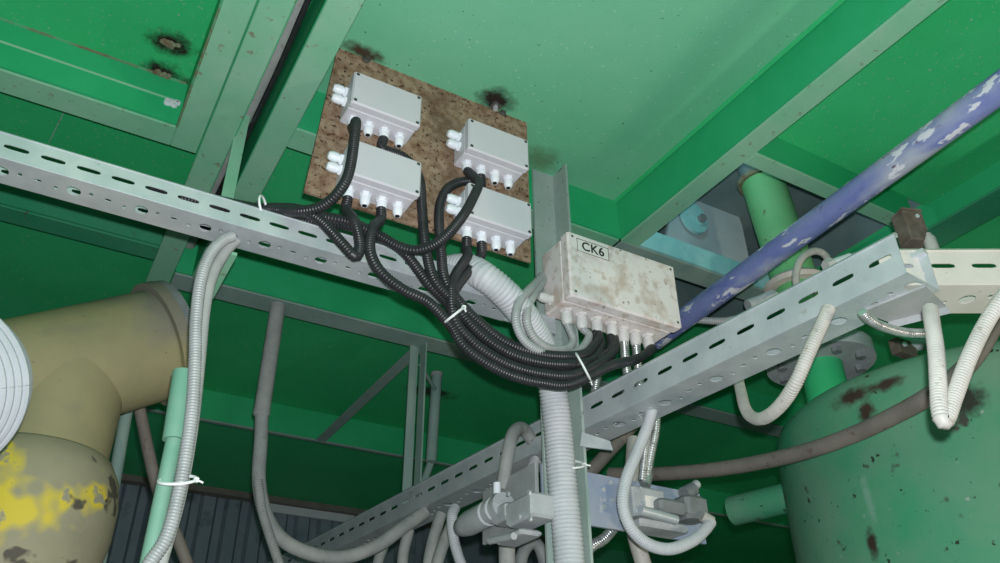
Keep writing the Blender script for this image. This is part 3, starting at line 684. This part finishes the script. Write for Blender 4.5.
MB().box(R(.938, 2.06, .66), R(.943, 2.10, FZ-.006)).build('side_leg', 'grey_green', t)
q0, q1 = at(437, 375, y=2.25), at(431, 462, y=2.25)
t = thing('capped_pipe', 'short capped grey green pipe beside the bracket post', 'pipe', q1)
MB().cyl(q1, q0, .017, 16).build('tube', 'grey_green', t, False)
MB().lathe(q0, (0, 0, 1), [(-.004, .02), (.006, .02)], 16).build('cap', 'conduit_dusty', t, False)
MB().cyl(q1, at(424, 482, y=2.3), .012, 10).build('tail', 'grey_green', t, False)
MB().cyl(V(.94, 2.098, q0.z-.06), V(q0.x, q0.y, q0.z-.06), .006, 8).build('bracket_arm', 'grey_green', t)

# ------------------------------------------------------------------ valves around the post
def rbox(c, u, w, a, b, cen, bev=.003): pass
BYP = 1.345
pz0, pz1 = at(579, 524, y=BYP).z, at(579, 471, y=BYP).z
t = thing('valve_bracket', 'flat blue grey bracket plate right of the post', 'bracket', R(.95, BYP, pz0-CZ))
xr = at(705, 540, y=BYP).x
MB().box(V(.875, BYP-.004, pz0), V(xr, BYP+.004, pz1), bev=.001).build('plate', 'blue_bracket', t)
for (px, py) in ((603, 490), (610, 483), (604, 507), (612, 500)):
    MB().lathe(at(px, py, y=BYP-.004), (0, -1, 0), [(0, .005), (.003, .005)], 8).build('bolt', 'galv', t)
# right valve, built along x on the plate
def vbox(t, name, px0, py0, px1, py1, y, dep, matn, bev=.004, skew=0):
    p = at(px0, py0, y=y); q = at(px1, py1, y=y)
    return MB().box(V(min(p.x, q.x), y, min(p.z, q.z)), V(max(p.x, q.x), y+dep, max(p.z, q.z)), bev=bev).build(name, matn, t)
t = thing('solenoid_valve', 'grey solenoid valve on the bracket right of the post', 'valve', at(670, 530, y=1.3))
vbox(t, 'body', 632, 484, 668, 520, 1.285, .056, 'cast_grey')
lb = vbox(t, 'type_label', 645, 495, 659, 509, 1.2845, .002, 'paper', .0003)
vbox(t, 'coil', 660, 496, 690, 515, 1.262, .07, 'cast_dark', .006)
vbox(t, 'terminal_box', 686, 492, 712, 520, 1.27, .06, 'cast_dark', .008)
vbox(t, 'base', 640, 516, 690, 533, 1.28, .06, 'cast_grey', .004)
MB().cyl(at(640, 510, y=1.27), at(676, 520, y=1.27), .010, 12).build('spool', 'galv', t, False)
MB().cyl(at(690, 490, y=1.29), at(697, 484, y=1.29), .010, 10).build('knob', 'cast_grey', t, False)
MB().cyl(at(684, 494, y=1.29), at(693, 489, y=1.29), .015, 12).build('cap', 'cast_dark', t, False)
MB().cyl(at(702, 516, y=1.265), at(712, 522, y=1.26), .012, 10).build('cable_gland', 'flex_cream', t, False)
MB().cyl(at(645, 485, y=1.31), at(648, 474, y=1.31), .012, 10).build('port', 'flex_steel', t, False)
for (px, py) in ((640, 489), (643, 503), (636, 512), (668, 512)):
    MB().lathe(at(px, py, y=1.284), (0, -1, 0), [(0, .004), (.004, .004)], 8).build('screw', 'galv', t)
# left plate (running away along y) with its valve
t = thing('valve_bracket', 'flat grey bracket plate running back left of the post', 'bracket', V(.866, 1.5, pz0))
MB().box(V(.858, 1.34, pz0-.005), V(.866, at(484, 552, x=.862).y, pz1), bev=.001).build('plate', 'galv_dusty', t)
t = thing('solenoid_valve', 'dusty grey solenoid valve left of the post', 'valve', V(.84, 1.5, pz0+.02))
def xbox(t, name, pxa, pya, pxb, pyb, x, dep, matn, bev=.004):
    p = at(pxa, pya, x=x); q = at(pxb, pyb, x=x)
    return MB().box(V(x, min(p.y, q.y), min(p.z, q.z)), V(x+dep, max(p.y, q.y), max(p.z, q.z)), bev=bev).build(name, matn, t)
XV = .80
xbox(t, 'body', 531, 490, 505, 528, XV, .056, 'cast_grey', .005)
xbox(t, 'end_block', 506, 500, 490, 526, XV+.004, .05, 'cast_grey', .006)
ca, cb = at(504, 505, x=XV+.02), at(460, 508, x=XV+.02); cb.z = ca.z
MB().lathe(ca, cb-ca, [(0, .026), (.02, .026), (.022, .022), (.03, .022), (.032, .026), (.05, .026), (.052, .022), (.06, .022), (.062, .026), ((cb-ca).length*.75, .026), ((cb-ca).length*.95, .02), ((cb-ca).length, .012)], 18).build('coil', 'cast_grey', t, False)
xbox(t, 'base_block', 520, 527, 494, 545, XV, .05, 'cast_grey', .004)
MB().cyl(at(497, 494, x=XV+.02), at(497, 483, x=XV+.02), .008, 10).build('nipple', 'gland_white', t, False)
MB().cyl(at(490, 541, x=XV-.002), at(514, 536, x=XV-.002), .007, 10).build('clamp_screw', 'cast_grey', t, False)
vbox(t, 'top_lever', 500, 482, 516, 489, XV+.72, .03, 'cast_grey', .003)
for (px, py) in ((530, 493), (531, 519), (520, 517), (509, 494)):
    MB().lathe(at(px, py, x=XV), (-1, 0, 0), [(0, .005), (.004, .005)], 8).build('screw', 'galv', t)

gcond('white ribbed conduit looping round the right valve', path([(654, 402, 1.17), (648, 425, 1.19), (636, 455, 1.20), (626, 480, 1.205), (623, 505, 1.21), (631, 528, 1.215), (648, 544, 1.22), (670, 549, 1.225), (692, 541, 1.235), (704, 531, 1.25), (711, 522, 1.262)]), .0118, 'flex_white', .0046, .0012)
gcond('shiny braided conduit left of the pair above the right valve', path([(649, 408, 1.25), (648, 428, 1.27), (645, 452, 1.29), (642, 480, 1.31)]), .009, 'flex_steel', .005, .0012)
gcond('shiny braided conduit right of the pair above the right valve', path([(657, 404, 1.25), (656, 430, 1.27), (651, 455, 1.29), (647, 480, 1.31)]), .009, 'flex_steel', .005, .0012)
gcond('white ribbed conduit hanging from the left valve', path([(455, 508, 1.72), (452, 516, 1.70), (453, 535, 1.69), (458, 555, 1.69), (470, 590, 1.69)]), .0125, 'flex_white', .005, .0013)
conduit('smooth_conduit', 'grey bent conduit over the tray left of the post', path([(532, 440, 1.50), (522, 428, 1.47), (513, 434, 1.44), (508, 455, 1.43), (503, 486, 1.47)]), .0145, 'conduit_dusty', n=12)
gcond('short pale conduit end between the left valve and post', path([(535, 460, 1.5), (529, 474, 1.45), (522, 489, 1.42)]), .011, 'flex_white', .005, .001)
gcond('grey ribbed conduit low behind the post at right', path([(575, 570, 1.42), (590, 548, 1.42), (605, 538, 1.42), (620, 520, 1.42)]), .012, 'flex_steel', .006, .0015)
conduit('smooth_conduit', 'pale upright hose below the right valve', path([(634, 440, 1.44), (632, 490, 1.42), (634, 530, 1.41), (645, 570, 1.41)]), .0175, 'flex_cream', n=14)
t = thing('support_arm', 'pale folded arm joining the post to the slanting tray', 'bracket', R(.95, 1.33, .70))
pp = [at(582, 432, y=1.26), at(610, 441, y=1.25), at(613, 450, y=1.25), at(580, 446, y=1.26)]
MB().prism(pp, (0, .004, .0)).build('arm', 'galv', t)
# drop conduits under the far part of the slanting tray
DC = 'grey drop conduits under the far tray'
for (a_, b_, lab) in (((409, 530, 2.0), (402, 575, 2.0), 'leftmost grey conduit dropping below the far tray'), ((441, 514, 1.88), (427, 575, 1.88), 'second grey conduit from the left below the far tray'), ((452, 524, 1.82), (434, 578, 1.8), 'grey conduit close left of the left valve'), ((384, 545, 2.15), (376, 580, 2.15), 'thin far conduit near the low end of the tray')):
    mid = tuple((p+q)/2 for p, q in zip(a_, b_)); mid = (mid[0]-2, mid[1], mid[2])
    conduit('smooth_conduit', lab, path([a_, mid, b_]), .0145, 'conduit_dusty', n=12, group=DC)
conduit('smooth_conduit', 'dark curved hose between the left valve and post', path([(520, 580, 1.6), (522, 556, 1.6), (531, 543, 1.6), (540, 548, 1.6), (546, 570, 1.6)]), .014, 'cast_dark', n=12)
conduit('smooth_conduit', 'dark hose hanging below the left valve', path([(507, 544, 1.55), (507, 560, 1.55), (508, 590, 1.55)]), .018, 'conduit_dusty', n=12)
